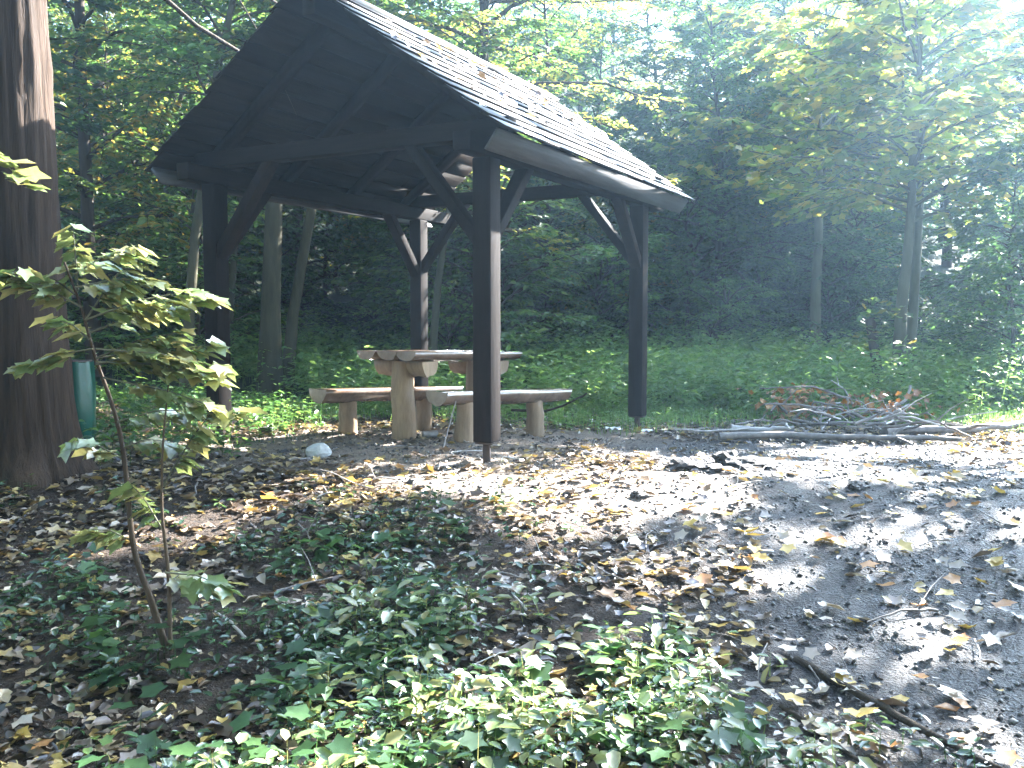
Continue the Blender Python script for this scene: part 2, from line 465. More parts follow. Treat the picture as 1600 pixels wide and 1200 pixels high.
for (a, b) in ((0, 0), (0, LEN), (-SPAN, LEN), (-SPAN, 0)):
    g0 = local_ground(a, b)
    mb = MB(); w = .078
    mb.box(a - w, a + w, b - w, b + w, g0 + .16, 2.27)
    post = mb.build("post", M['timber'], shelter, bevel=.008)
    mb = MB()
    mb.box(a - .028, a + .028, b - .012, b + .012, g0 - .12, g0 + .155)
    mb.box(a - .07, a + .07, b - .065, b + .065, g0 + .146, g0 + .157)
    mb.build("post_foot", M['steel'], post)

for x in (0, -SPAN):
    mb = MB(); mb.box(x - .07, x + .07, Y0 + .06, Y1 - .06, 2.272, 2.412)
    mb.build("eave_beam", M['timber_h'], shelter, bevel=.007)
for y in (0.0, LEN):
    mb = MB(); mb.box(-SPAN - .22, .22, y - .065, y + .065, 2.414, 2.55)
    mb.build("tie_beam", M['timber_h'], shelter, bevel=.007)
mb = MB(); mb.box(XR - .06, XR + .06, Y0 + .08, Y1 - .08, RZ - .27, RZ - .125)
mb.build("ridge_beam", M['timber_h'], shelter, bevel=.006)
def bar(p, q, w, h, up=(0, 0, 1)):
    p = np.array(p, float); q = np.array(q, float)
    d = norm(q - p); s = norm(np.cross(d, up)); u = np.cross(s, d)
    V = []
    for e in (p, q):
        for cs, cu in ((-1, -1), (1, -1), (1, 1), (-1, 1)):
            V.append(e + s * cs * w / 2 + u * cu * h / 2)
    m = MB(); m.add(V, [[(0, 1, 2, 3), (7, 6, 5, 4), (0, 4, 5, 1), (1, 5, 6, 2), (2, 6, 7, 3), (3, 7, 4, 0)]])
    return m

for (a, b) in ((0, 0), (0, LEN), (-SPAN, LEN), (-SPAN, 0)):
    sa = -1 if a == 0 else 1
    sb = 1 if b == 0 else -1
    rb = .64 + random.uniform(-.04, .04)
    bar((a + sa * .03, b, 1.66 + random.uniform(-.04, .04)), (a + sa * (rb + .06), b, 2.45), .085, .115, (0, 1, 0)).build("brace", M['timber'], shelter, bevel=.006)
    bar((a, b + sb * .03, 1.64 + random.uniform(-.04, .04)), (a, b + sb * (rb + .02), 2.31), .084, .115, (1, 0, 0)).build("brace", M['timber'], shelter, bevel=.006)

for y in (-.02, 1.07, 2.13, 3.22):
    yy = y + (.10 if y < .5 else (-.10 if y > 3 else 0))
    for sx in (1, -1):
        e = (XR + sx * (XE - XR - .12), yy, EZ - .10 + .12 * SL)
        t = (XR + sx * .045, yy, RZ - .115)
        bar(e, t, .075, .11, (0, 1, 0)).build("rafter", M['timber'], shelter)

# overlapping roof boards, course by course
L_slope = math.hypot(XE - XR, RZ - EZ)
NC = 12
exp_ = L_slope / NC
for sx in (1, -1):
    ux, uz = -sx * (XE - XR) / L_slope, (RZ - EZ) / L_slope      # up the slope
    nxv, nzv = sx * uz, abs(ux)                                  # outward normal
    ex = XR + sx * (XE - XR)
    for c in range(NC):
        s0 = c * exp_ - .02; s1 = (c + 1) * exp_ + .045
        if c == NC - 1: s1 = L_slope + .005
        cuts = sorted([Y0 + random.uniform(-.02, .02), Y1 + random.uniform(-.025, .02)] +
                      ([random.uniform(.9, 2.5)] if c % 2 else [random.uniform(.3, 1.4), random.uniform(2.0, 3.2)]))
        for k in range(len(cuts) - 1):
            ya, yb = cuts[k] + .003, cuts[k + 1] - .003
            dl = random.uniform(-.012, .012); lift = random.uniform(0, .005)
            V = []
            for yv in (ya, yb):
                j = random.uniform(-.007, .007)
                for (s, h) in ((s0 + dl + j, .024 + lift), (s1, .003 + lift * .3), (s1, -.012), (s0 + dl + j, .009 + lift)):
                    V.append((ex + ux * s + nxv * h, yv, EZ + uz * s + nzv * h))
            m = MB(); m.add(V, [[(0, 3, 2, 1) if sx < 0 else (0, 1, 2, 3), (4, 5, 6, 7) if sx < 0 else (7, 6, 5, 4),
                                 *[((i, (i + 1) % 4, 4 + (i + 1) % 4, 4 + i) if sx < 0 else (4 + i, 4 + (i + 1) % 4, (i + 1) % 4, i)) for i in range(4)]]])
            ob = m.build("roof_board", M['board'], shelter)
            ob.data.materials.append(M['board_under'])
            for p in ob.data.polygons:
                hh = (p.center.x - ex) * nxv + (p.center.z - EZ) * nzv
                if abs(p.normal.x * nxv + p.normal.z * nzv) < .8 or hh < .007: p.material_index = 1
for sx in (1, -1):
    ux, uz = -sx * (XE - XR) / L_slope, (RZ - EZ) / L_slope
    nxv, nzv = sx * uz, abs(ux)
    V = []
    for yv in (Y0 - .01, Y1 + .01):
        for (s, h) in ((L_slope - .14, .050), (L_slope + .02 * (sx > 0), .040), (L_slope + .02 * (sx > 0), .018), (L_slope - .14, .028)):
            V.append((XR + sx * (XE - XR) + ux * s + nxv * h, yv, EZ + uz * s + nzv * h))
    m = MB(); m.add(V, [[(0, 1, 2, 3), (7, 6, 5, 4), *[(4 + i, 4 + (i + 1) % 4, (i + 1) % 4, i) for i in range(4)]]])
    m.build("ridge_board", M['board'], shelter)
    # fascia square to the slope under the eave
    ex = XR + sx * (XE - XR)
    V = []
    for yv in (Y0 + .02, Y1 - .03):
        for (s, h) in ((.03, -.022), (.055, -.022), (.055, -.19), (.03, -.19)):
            V.append((ex + ux * s + nxv * h, yv, EZ + uz * s + nzv * h))
    m = MB(); m.add(V, [[(0, 1, 2, 3), (7, 6, 5, 4), *[(4 + i, 4 + (i + 1) % 4, (i + 1) % 4, i) for i in range(4)]]])
    m.build("fascia_board", M['fascia'], shelter)

# ------------------------------------------------------------------ picnic table and benches
U = np.array([.643, .766]); VV = np.array([-.766, .643])
TANG = math.atan2(U[1], U[0])
def half_log(length, w, depth, seed, n=9, seg=9):
    """half log: flat face up at z 0, axis along +x."""
    rng = np.random.default_rng(seed)
    m = MB(); V = []
    xs = np.linspace(0, length, seg)
    an = np.linspace(math.pi, 2 * math.pi, n)
    for i, x in enumerate(xs):
        ww = w / 2 * (1 + .05 * math.sin(i * 1.3 + seed)) ; off = .012 * math.sin(i * .9 + seed * 2)
        jx = rng.normal(0, .004) if i in (0, seg - 1) else 0
        for a in an:
            V.append((x + jx, off + math.cos(a) * ww, math.sin(a) * depth * (1 + .06 * rng.normal()) if abs(math.sin(a)) > .05 else rng.normal(0, .002)))
    f = []
    for i in range(seg - 1):
        for k in range(n - 1):
            f.append((i * n + k, i * n + k + 1, (i + 1) * n + k + 1, (i + 1) * n + k)[::-1])
        f.append((i * n, (i + 1) * n, (i + 1) * n + n - 1, i * n + n - 1)[::-1])
    m.add(V, [f])
    m.add(V[:n], [[tuple(range(n))]]); m.add(V[-n:], [[tuple(range(n))[::-1]]])
    return m
def log_post(x, y, z0, z1, r, seed):
    rng = np.random.default_rng(seed)
    m = MB(); k = 7
    t = np.linspace(0, 1, k)
    p = np.stack([x + rng.normal(0, .006, k), y + rng.normal(0, .006, k), z0 + (z1 - z0) * t], -1)
    m.tube(p, r * (1.10 - .16 * t), 14, wob=.05, rng=rng)
    return m

def bench(near, seed, label):
    z = gz(*near)
    zf = gz(*(near + 1.8 * U))
    o = empty("log_bench", (near[0], near[1], z), TANG)
    tag(o, label, "bench", "half-log benches by the picnic table")
    h = .455
    s = half_log(1.82, .27, .13, seed).build("seat", M['slab'], o, smooth=False)
    s.location = (0, 0, h); s.rotation_euler = (0, math.atan2(z - zf, 1.8) * .8, 0)
    for u in (.37, 1.37):
        p = near + u * U
        log_post(u, 0, gz(*p) - z - .1, h - .10 - (z - zf) * u / 1.8 * .8, .088, seed + int(u * 10)).build("leg", M['log'], o, smooth=True)
    return o
bench(np.array([-.66, 7.95]), 3, "half-log bench on two stumps at the near right side of the picnic table")
bench(np.array([-1.80, 8.50]), 5, "half-log bench on two stumps on the far left side of the picnic table")

tb0 = np.array([-1.23, 8.22]) + .15 * U
tz = gz(*tb0)
table = empty("picnic_table", (tb0[0], tb0[1], tz), TANG)
tag(table, "rustic picnic table with thick wooden top on two peeled log legs under the shelter", "table")
TH = .80
for k, yy in enumerate((-.255, 0, .255)):
    s = half_log(1.48 + .02 * k, .252, .085, 20 + k).build("top_plank", M['slab'], table)
    s.location = (-.01 * k, yy, TH + .002 * k); s.rotation_euler = (0, .022, 0)
for u in (.22, 1.22):
    m = half_log(.66, .20, .14, 30 + int(u * 10))
    o = m.build("cross_beam", M['log'], table); o.location = (u + .02, -.33, TH - .088 - .022 * u); o.rotation_euler = (0, 0, math.pi / 2)
    log_post(u - .015, 0, -.16, TH - .10, .108, 40 + int(u * 10)).build("leg", M['log'], table, smooth=True)

# ------------------------------------------------------------------ trees
gen = [
    tree_meshes(101, 11.0, .145, .06, 2.5, 54, 13, 18, .14, M['leaf_green'], M['bark'], jit=.75, tw=.5, topscale=.75),
    tree_meshes(102, 12.0, .12, .08, 2.4, 56, 13, 18, .14, M['leaf_mix'], M['bark'], jit=.75, tw=.5, topscale=.75),
    tree_meshes(103, 10.0, .11, .05, 2.7, 52, 13, 18, .145, M['leaf_dark'], M['bark'], jit=.75, tw=.5, topscale=.75),
    tree_meshes(104, 12.5, .15, .20, 2.9, 52, 13, 18, .145, M['leaf_mix'], M['bark'], lean=(.8, .2), jit=.75, tw=.5, topscale=.75),
]
und = [
    tree_meshes(151, 5.0, .05, .03, 1.8, 48, 11, 17, .14, M['leaf_dark'], M['bark'], rise=.6, topscale=.5, jit=.75, tw=.5),
    tree_meshes(152, 5.5, .05, .04, 1.7, 48, 11, 17, .14, M['leaf_green'], M['bark'], rise=.6, topscale=.5, jit=.75, tw=.5),
    tree_meshes(153, 4.4, .045, .03, 1.9, 46, 11, 17, .135, M['leaf_mix'], M['bark'], rise=.5, topscale=.5, jit=.75, tw=.5),
]
shr = [
    tree_meshes(201, 2.2, .03, .02, 1.15, 30, 9, 12, .10, M['leaf_dark'], M['bark'], rise=.7, topscale=.6),
    tree_meshes(202, 2.8, .035, .03, 1.3, 30, 9, 12, .105, M['leaf_green'], M['bark'], rise=.7, topscale=.6),
    tree_meshes(203, 1.5, .02, .02, .9, 24, 9, 12, .085, M['leaf_herb'], M['bark'], rise=.8, topscale=.7),
]
maple1 = tree_meshes(301, 5.6, .105, .45, 2.5, 30, 11, 11, .165, M['leaf_maple'], M['bark_pale'], True, lean=(.55, .1), rise=.45, wander=.05, tw=.35, jit=.5, topscale=.7)
maple2 = tree_meshes(302, 5.8, .095, .45, 2.5, 30, 12, 11, .165, M['leaf_maple'], M['bark_pale'], True, lean=(-.1, .2), rise=.42, wander=.05, tw=.35, jit=.5, topscale=.7)
horn = tree_meshes(303, 9.5, .15, .25, 3.2, 40, 12, 15, .105, M['leaf_maple'], M['bark'], False, rise=.2, zdroop=.35)

put_tree(maple1, "maple_tree", at(1402, 13.4), 13.4, .3, 1.0, "slim maple with pale straight stem and sunlit yellow-green leaves behind the brush pile")
put_tree(maple2, "maple_tree", at(1424, 14.6), 14.6, 2.0, 1.0, "maple stem standing just behind the slim pale maple at the right")
put_tree(maple2, "maple_tree", at(1580, 21), 21, 4.1, 1.3, "leafy maple deeper in the wood at the right edge")
put_tree(maple1, "maple_tree", at(1300, 22.5), 22.5, 3.3, 1.4, "leafy maple deeper in the wood, left of the slim pale maple")
put_tree(maple1, "maple_tree", at(1275, 17.2), 17.2, 1.9, 1.1, "maple left of the slim pale maple, leaning over the nettles")
put_tree(und[1], "understory_tree", at(1585, 12.6), 12.6, 1.0, .62, "small bushy tree with thin stems at the right edge of the clearing")
put_tree(horn, "hornbeam_tree", at(770, 14.3), 14.3, .4, 1.0, "hornbeam with sunlit layered branches rising behind the shelter roof")

pole = [
    tree_meshes(161, 10, .15, .42, 2.6, 40, 12, 15, .13, M['leaf_mix'], M['bark_moss'], lean=(.2, 0), wander=.06, jit=.7, tw=.4, topscale=.7),
    tree_meshes(162, 10, .10, .42, 2.4, 40, 12, 15, .13, M['leaf_mix'], M['bark_moss'], lean=(2.4, 0), wander=.06, jit=.7, tw=.4, topscale=.7),
    tree_meshes(163, 9, .085, .45, 2.3, 36, 12, 15, .13, M['leaf_green'], M['bark_moss'], lean=(.9, .2), wander=.08, jit=.7, tw=.4, topscale=.7),
]
left = [(288, 13.0, 7, 1.0, "leaning dark trunk just left of the front left shelter post"),
        (236, 16.5, 6, .9, "thin dark tree standing in the wood left of the shelter"),
        (420, 13.6, 4, 1.05, "thickest dark trunk seen through the shelter, with a side branch"),
        (444, 14.2, 5, .95, "slim tree leaning right, next to the thick trunk behind the benches"),
        (352, 15.2, 6, 1.0, "tree behind the left front post, seen between post and thick trunk"),
        (672, 13.9, 6, .8, "thin pale trunk just right of the rear shelter post"),
        (150, 14.5, 1, 1.0, "turning tree beside the large trunk at the left edge")]
for i, (px, d, g, s, lab) in enumerate(left):
    ms = (gen + pole + [pole[2]])[g]
    put_tree(ms, "woodland_tree", at(px, d), d, 1.3 * i + .4 if g < 4 else (0, 0, .3, .2)[g - 4], s, lab, group="trees in the wood behind the shelter")

rng = np.random.default_rng(55)
k = 0
spots = []
for row, (d0, n, xs) in enumerate(((18, 8, 11.5), (22.5, 13, 15), (28, 14, 19), (35, 15, 24), (42, 16, 29))):
    for i in range(n):
        x = -xs + 2 * xs * (i + .5 + rng.uniform(-.3, .3)) / n
        y = d0 + rng.uniform(-1.4, 1.4)
        spots.append((x, y, row))
for i, (px, d, g, lab) in enumerate(((1095, 25.0, 1, "tall turning tree on the slope right of the shelter roof"), (1235, 27.0, 0, "tall green tree on the slope above the nettles"),
                                   (1475, 26.0, 1, "tall turning tree on the slope behind the slim maple"), (1610, 25.0, 3, "tall tree on the slope at the right edge"))):
    put_tree(gen[g], "woodland_tree", at(px, d), d, i * 1.7, .98, lab, group="tall trees on the slope at the right")
def open_side(x, y):                 # the gap in the wood on the sunny side
    p = -.669 * x + .743 * y
    return x > .56 * y + .4 and 0 < p < 10
for (x, y, row) in spots:
    if open_side(x, y) or (row == 0 and x > 5.5): continue
    lab = ["dense leafy tree in the first row of the wood beyond the clearing", "leafy tree in the second row of the wooded slope",
           "tree high on the wooded slope behind", "tree near the top of the wooded slope", "tree on the crest of the wooded slope"][row]
    g = int(rng.integers(0, 4))
    put_tree(gen[g], "woodland_tree", x, y, rng.uniform(0, 6.28), (.58, .6, .62, .66, .75)[row] * rng.uniform(.88, 1.15), lab, group="trees on the wooded slope, row %s" % "abcde"[row])

for i in range(25):
    x = -12 + 25 * (i + rng.uniform(0, 1)) / 25; y = rng.uniform(16.0, 21.5)
    if open_side(x, y): continue
    if 0 < x < 5 and y < 18.5: y += 2.6
    if x > 4.8: y += 5
    put_tree(und[i % 3], "understory_tree", x, y, rng.uniform(0, 6.28), rng.uniform(.8, 1.15),
             "bushy young tree at the edge of the wood", "tree", "bushy young trees at the edge of the wood")
for i in range(64):
    x = rng.uniform(-10, 12); y = rng.uniform(14.5, 20)
    if 0 < x < 8 and y < 17: y += 2.6
    put_tree(shr[int(rng.integers(0, 3)) if i % 3 else 0], "shrub", x, y, rng.uniform(0, 6.28), rng.uniform(.8, 1.5),
             "leafy undergrowth shrub at the foot of the wooded slope", "shrub", "undergrowth shrubs")

for i, (x, y) in enumerate(((-7.5, 3), (-8.5, 8), (-6.5, -1.5), (-3.5, -4), (0, -3.6), (3.2, -4.2), (6.5, -2.5), (9, 0), (-10, -4), (-1.5, -8), (4.5, -8.5), (-6, -8), (9, -6), (-11, 5), (12, -2), (-8, 12))):
    put_tree(gen[(i * 3 + 1) % 4], "woodland_tree", x, y, i * 1.1, 1.05 + .1 * (i % 3), "tree of the wood surrounding the clearing, behind the viewpoint", group="trees behind the viewpoint")

# ------------------------------------------------------------------ big trunk at the left edge
def big_trunk():
    d = 6.15; x = -3.27
    o = empty("large_tree", (x, d, gz(x, d)))
    tag(o, "massive dark brown trunk with furrowed bark at the left edge", "tree")
    n = 90; m = 60
    zs = np.concatenate([np.linspace(-.3, 1.2, 26), np.linspace(1.26, 9, 34)])
    A = np.arange(n) / n * 2 * math.pi
    V = []
    for z in zs:
        fl = 1 + .42 * math.exp(-max(z, 0) / .22) * (1 + .25 * np.sin(5 * A + .7))
        r = .295 * (1 - .035 * z) * fl
        rid = np.abs(vnoise(A * 9 + .35 * np.sin(z * 2.2), np.full(n, z * 1.5), 77) - .5) * .075 + .02 * vnoise(A * 22, np.full(n, z * 4), 78)
        r = r + rid - .02
        V.append(np.stack([np.cos(A) * r - .02 * z, np.sin(A) * r, np.full(n, z)], -1))
    idx = np.arange(len(zs) * n).reshape(len(zs), n)
    F = np.stack([idx[:-1], np.roll(idx, -1, 1)[:-1], np.roll(idx, -1, 1)[1:], idx[1:]], -1).reshape(-1, 4)
    link("trunk", mesh_np("trunk", np.concatenate(V), [F], M['bark_big'], True), o)
    # crown far overhead, with a few boughs
    t = tree_meshes(410, 7.0, .14, .05, 4.2, 26, 12, 14, .115, M['leaf_mix'], M['bark'], rise=.25)
    for part in ("branches", "crown"):
        c = link(part, t[part], o); c.location = (0, 0, 5.6)
    for i, (pts, r) in enumerate(((((.15, .2, 3.9), (.75, 1.2, 3.35), (1.15, 2.0, 3.2), (1.7, 3.0, 3.35), (2.6, 4.0, 3.55)), .022),
                                  (((.2, .3, 4.4), (.8, 1.6, 3.95), (1.5, 2.8, 3.75), (2.2, 3.8, 3.45)), .015),
                                  (((.9, 1.5, 3.9), (1.15, 1.9, 3.4), (1.35, 2.2, 2.85)), .007))):
        mb = MB(); P = np.array(pts)
        tt = np.linspace(0, 1, 12); s = np.linspace(0, 1, len(P))
        pp = np.stack([np.interp(tt, s, P[:, k]) for k in range(3)], -1)
        mb.tube(pp, r * (1 - .7 * tt), 6); mb.build("bough", M['bark'], o, smooth=True)
    return o
big_trunk()

# unseen leaning maple, added beyond the right edge to shade the bank
shade = tree_meshes(420, 6.5, .11, .86, 1.05, 26, 12, 14, .125, M['leaf_maple'], M['bark'], True, lean=(-3.2, .9), rise=.2, wander=.04, topscale=.8, zdroop=.05)
put_tree(shade, "maple_tree", 9.95, 9.8, 0, 1.2, "unseen overhanging maple added beyond the right edge to shade the bank")
dapple = tree_meshes(421, 7.0, .11, .70, 1.1, 17, 9, 9, .13, M['leaf_maple'], M['bark'], True, rise=.15, wander=.04, topscale=.8)  # sparse crown out of view, added to throw dapples on the ground
put_tree(dapple, "maple_tree", 9.1, 9.4, 1.0, 1.14, "unseen thin maple added beyond the right edge to dapple the track")
put_tree(dapple, "maple_tree", 9.65, 11.6, 2.6, 1.14, "second unseen thin maple added beyond the right edge to dapple the ground")
shade_canopy = tree_meshes(422, 9.0, .2, .42, 3.8, 50, 13, 16, .13, M['leaf_mix'], M['bark'], rise=.2, topscale=.6)  # broad crown out of view, added to keep the bank dark
for i, (x, y) in enumerate(((-4.4, 1.0), (-.8, -1.6), (2.6, -1.2))):
    put_tree(shade_canopy, "woodland_tree", x, y, i * 2.1, 1.0, "broad unseen tree added to shade the bank, behind the viewpoint", group="added shade trees behind the viewpoint")

# ------------------------------------------------------------------ sapling at the left
def sapling():
    bx, by = at(250, 3.75), 3.75
    o = empty("maple_sapling", (bx, by, gz(bx, by)))
    tag(o, "young sapling with bright sunlit leaves in front of the large trunk", "sapling")
    rng = np.random.default_rng(9)
    def W(px, py, d): return np.array([(px - 800) / FPX * d - bx, d - by, EYE - (py - HORIZON) / FPX * d - gz(bx, by)])
    stemA = [W(250, 1030, 3.75), W(225, 940, 3.76), W(200, 870, 3.8), (W(194, 780, 3.8)), W(188, 690, 3.82), W(170, 620, 3.8), W(148, 560, 3.78), W(130, 480, 3.75), W(105, 410, 3.7)]
    stemB = [W(255, 1030, 3.75), W(255, 900, 3.72), W(246, 800, 3.7), W(250, 700, 3.68), W(262, 600, 3.66)]
    for nm, pts, r in (("stem", stemA, .016), ("stem", stemB, .010)):
        mb = MB(); t = np.linspace(0, 1, len(pts)); tt = np.linspace(0, 1, 22)
        P = np.array(pts); pp = np.stack([np.interp(tt, t, P[:, k]) for k in range(3)], -1)
        pp[1:-1] = (pp[:-2] + pp[1:-1] * 2 + pp[2:]) / 4
        mb.tube(pp, r * (1 - .72 * tt), 8, wob=.1, rng=rng); mb.build(nm, M['sapbark'], o, smooth=True)
    tw = [((120, 460), (60, 430), 3.7), ((140, 520), (330, 465), 3.72), ((135, 500), (220, 395), 3.74), ((125, 455), (120, 355), 3.72), ((120, 430), (215, 385), 3.7),
          ((150, 565), (340, 590), 3.66), ((150, 560), (280, 520), 3.7), ((145, 545), (30, 578), 3.75), ((150, 570), (330, 540), 3.68), ((180, 660), (300, 640), 3.75),
          ((190, 720), (110, 690), 3.85), ((250, 760), (340, 630), 3.7), ((130, 480), (10, 430), 3.72), ((160, 590), (370, 650), 3.72), ((200, 850), (130, 830), 3.8),
          ((246, 830), (200, 760), 3.7), ((190, 700), (260, 690), 3.8), ((250, 900), (350, 925), 3.65), ((250, 920), (290, 905), 3.65), ((140, 530), (90, 500), 3.75), ((150, 560), (250, 560), 3.72), ((-40, 215), (48, 290), 3.6), ((-40, 440), (45, 425), 3.7), ((150, 545), (345, 575), 3.6), ((135, 500), (300, 455), 3.66), ((120, 450), (240, 440), 3.7)]
    pos = []; dx = []; nz = []; sz = []
    for (a, b, d) in tw:
        p, q = W(*a, d), W(*b, d + rng.uniform(-.12, .12))
        mid = (p + q) / 2 + np.array([0, 0, .02])
        mb = MB(); mb.tube(np.array([p, mid, q]), [.0045, .003, .0015], 5); mb.build("branch", M['bark_pale'], o, smooth=True)
        n = max(5, int(np.linalg.norm(q - p) / .016))
        for i in range(n):
            f = .2 + .85 * (i + rng.random() * .6) / n
            c = p + (q - p) * min(f, 1.0)
            a2 = math.atan2(*(q - p)[[1, 0]]) + (1 if i % 2 else -1) * rng.uniform(.3, 1.3)
            pos.append(c + rng.normal(0, .010, 3)); dx.append((math.cos(a2), math.sin(a2) - .2, rng.normal(-.25, .2)))
            nz.append((rng.normal(.15, .3), rng.normal(.0, .3), 1)); sz.append(rng.uniform(.07, .125))
    tv = MAPLE_V * np.array([1, .82, 1.3])
    V, Fc = leaf_arrays(np.array(pos), np.array(dx), np.array(nz), np.array(sz), tv, MAPLE_F)
    link("crown", mesh_np("crown", V, Fc, M['leaf_sap']), o)
sapling()

# green plastic sack beside the trunk
def sack():
    d = 6.75; x = at(117, d); z = gz(x, d)
    o = empty("waste_sack", (x, d, z)); tag(o, "dark green plastic waste sack hanging from a ring behind the large trunk", "sack")
    mb = MB(); rng = np.random.default_rng(4)
    zs = [.06, .075, .11, .18, .30, .45, .60, .70]; rs = [.005, .065, .10, .125, .135, .132, .124, .114]
    n = 22; A = np.arange(n) / n * 2 * math.pi; V = []
    for zz, r in zip(zs, rs):
        rr = r * (1 + .09 * np.sin(A * 7 + zz * 5) * (zz / .7) + .04 * rng.normal(0, 1, n))
        V.append(np.stack([np.cos(A) * rr, np.sin(A) * rr, np.full(n, zz)], -1))
    idx = np.arange(len(zs) * n).reshape(len(zs), n)
    F = np.stack([idx[:-1], np.roll(idx, -1, 1)[:-1], np.roll(idx, -1, 1)[1:], idx[1:]], -1).reshape(-1, 4)
    link("bag", mesh_np("bag", np.concatenate(V), [F], M['plastic'], True), o)
    mb.tube([(math.cos(a) * .112, math.sin(a) * .112, .70) for a in np.linspace(0, 6.2832, 21)], .008, 6, cap=False)
    mb.build("ring", M['steel'], o, smooth=True)
    mb = MB(); mb.tube([(-.11, -.02, .70), (-.30, -.32, .72)], .009, 6); mb.build("bracket", M['steel'], o)
sack()

# ------------------------------------------------------------------ herbs, grass, ground cover, litter
def herb_patch(name, n, sampler, hmin, hmax, nk, ls, mat, label, seed, flat=.3, spreadk=.09, stems=True, tmpl=(OVAL_V, OVAL_F)):
    rng = np.random.default_rng(seed)
    xy = sampler(n, rng); n = len(xy)
    h = rng.uniform(hmin, hmax, n)
    z = ground_z(xy[:, 0], xy[:, 1])
    base = np.stack([xy[:, 0], xy[:, 1], z], -1)
    top = base + np.stack([rng.normal(0, .12, n) * h, rng.normal(0, .12, n) * h, h], -1)
    f = (np.arange(nk)[None] + rng.random((n, nk))) / nk
    f = .25 + .75 * f
    a = np.arange(nk)[None] * 2.4 + rng.random((n, 1)) * 6.28
    pos = base[:, None] + (top - base)[:, None] * f[..., None]
    dx = np.stack([np.cos(a), np.sin(a), rng.normal(.0, .3, (n, nk))], -1)
    rad = spreadk * rng.random((n, nk)) * (h / hmax)[:, None]
    pos = pos + dx * rad[..., None]
    nz = np.stack([rng.normal(0, flat, (n, nk)), rng.normal(0, flat, (n, nk)), np.ones((n, nk))], -1)
    sz = ls * rng.uniform(.55, 1.3, (n, nk))
    V, Fc = leaf_arrays(pos.reshape(-1, 3), dx.reshape(-1, 3), nz.reshape(-1, 3), sz.ravel(), *tmpl)
    mb = MB(); mb.add(V, Fc)
    if stems:
        w = .003
        sv = np.stack([base + [w, 0, -.03], base + [-w, w, -.03], top + [0, 0, 0]], 1)
        mb.add(sv.reshape(-1, 3), [(np.arange(n) * 3)[:, None] + np.array([[0, 1, 2]])])
    return tag(link(name, mb.mesh(name, mat)), label, "ground cover", kind="stuff")

def box_sampler(x0, x1, y0, y1, mask):
    def f(n, rng):
        out = []
        tot = 0
        while tot < n:
            x = rng.uniform(x0, x1, n * 2); y = rng.uniform(y0, y1, n * 2)
            k = rng.random(n * 2) < mask(x, y)
            out.append(np.stack([x[k], y[k]], -1)); tot += k.sum()
        return np.concatenate(out)[:n]
    return f
def meadow_mask(x, y):
    edge = 10.6 + .5 * np.sin(x * .9) + .6 * sstep(3, 5, x) - .6 * sstep(5.5, 7.5, x)
    e2 = edge + 1.6 * sstep(-1.5, -3.5, x) + 1.0 * sstep(1.2, -1.5, x)
    return sstep(e2 - .3, e2 + .9, y) * (.35 + .65 * (fbm(x * .8, y * .8, 61) > .42))
herb_patch("nettle_patch", 4600, box_sampler(-7, 10, 10, 18, meadow_mask), .28, .85, 13, .10, M['leaf_herb'], "bright green nettles and herbs covering the clearing behind the shelter", 71)
herb_patch("low_herbs", 2200, box_sampler(-6, 9, 9.6, 13, lambda x, y: sstep(9.5, 11.2, y + .5 * np.sin(x * 1.7) + .7 * sstep(4, 6.5, x) - .6 * sstep(1, -3, x))), .05, .18, 7, .055, M['leaf_herb'], "short weeds along the back edge of the trodden ground", 72)

def bank_mask(x, y):
    c = sstep(.95, .1, x - .42 * (4.2 - y) + .6 * (fbm(x * 1.5, y * 1.5, 81) - .5)) * sstep(6.1, 4.9, y + .5 * (fbm(x * 2, y * 2, 83) - .5))
    return c * (.08 + .92 * (fbm(x * 1.9, y * 1.9, 85) > .5)) * (1 - .35 * sstep(-.4, -1.2, x + .25 * (y - 3))) * (1 - .6 * sstep(4.0, 4.8, y))
herb_patch("bank_plants", 900, box_sampler(-3.4, 1.6, 2.5, 6.2, bank_mask), .04, .15, 7, .05, M['leaf_ivy'], "low glossy ground plants covering the bank in the foreground", 73, flat=.28, spreadk=.11)
centre = lambda x, y: bank_mask(x, y) * sstep(-1.1, -.5, x) * sstep(4.6, 3.8, y)
herb_patch("bank_seedlings", 130, box_sampler(-1.3, 1.5, 2.5, 4.8, centre), .08, .22, 6, .075, M['leaf_sap'], "pale sunlit oval-leaved seedlings at the bottom centre of the bank", 74, flat=.28, spreadk=.09)
herb_patch("maple_seedlings", 110, box_sampler(-3.2, 1.5, 2.5, 5.2, bank_mask), .06, .20, 5, .085, M['leaf_dark'], "maple seedlings scattered over the dark foreground bank", 77, flat=.3, spreadk=.08, tmpl=(MAPLE_V, MAPLE_F))
herb_patch("trunk_foot_plants", 420, box_sampler(-4.5, -1.9, 6.3, 11, lambda x, y: sstep(-1.7, -2.6, x + .3 * np.sin(y * 2)) * .8), .08, .4, 9, .07, M['leaf_green'], "green weeds growing beside the large trunk and left post", 75)

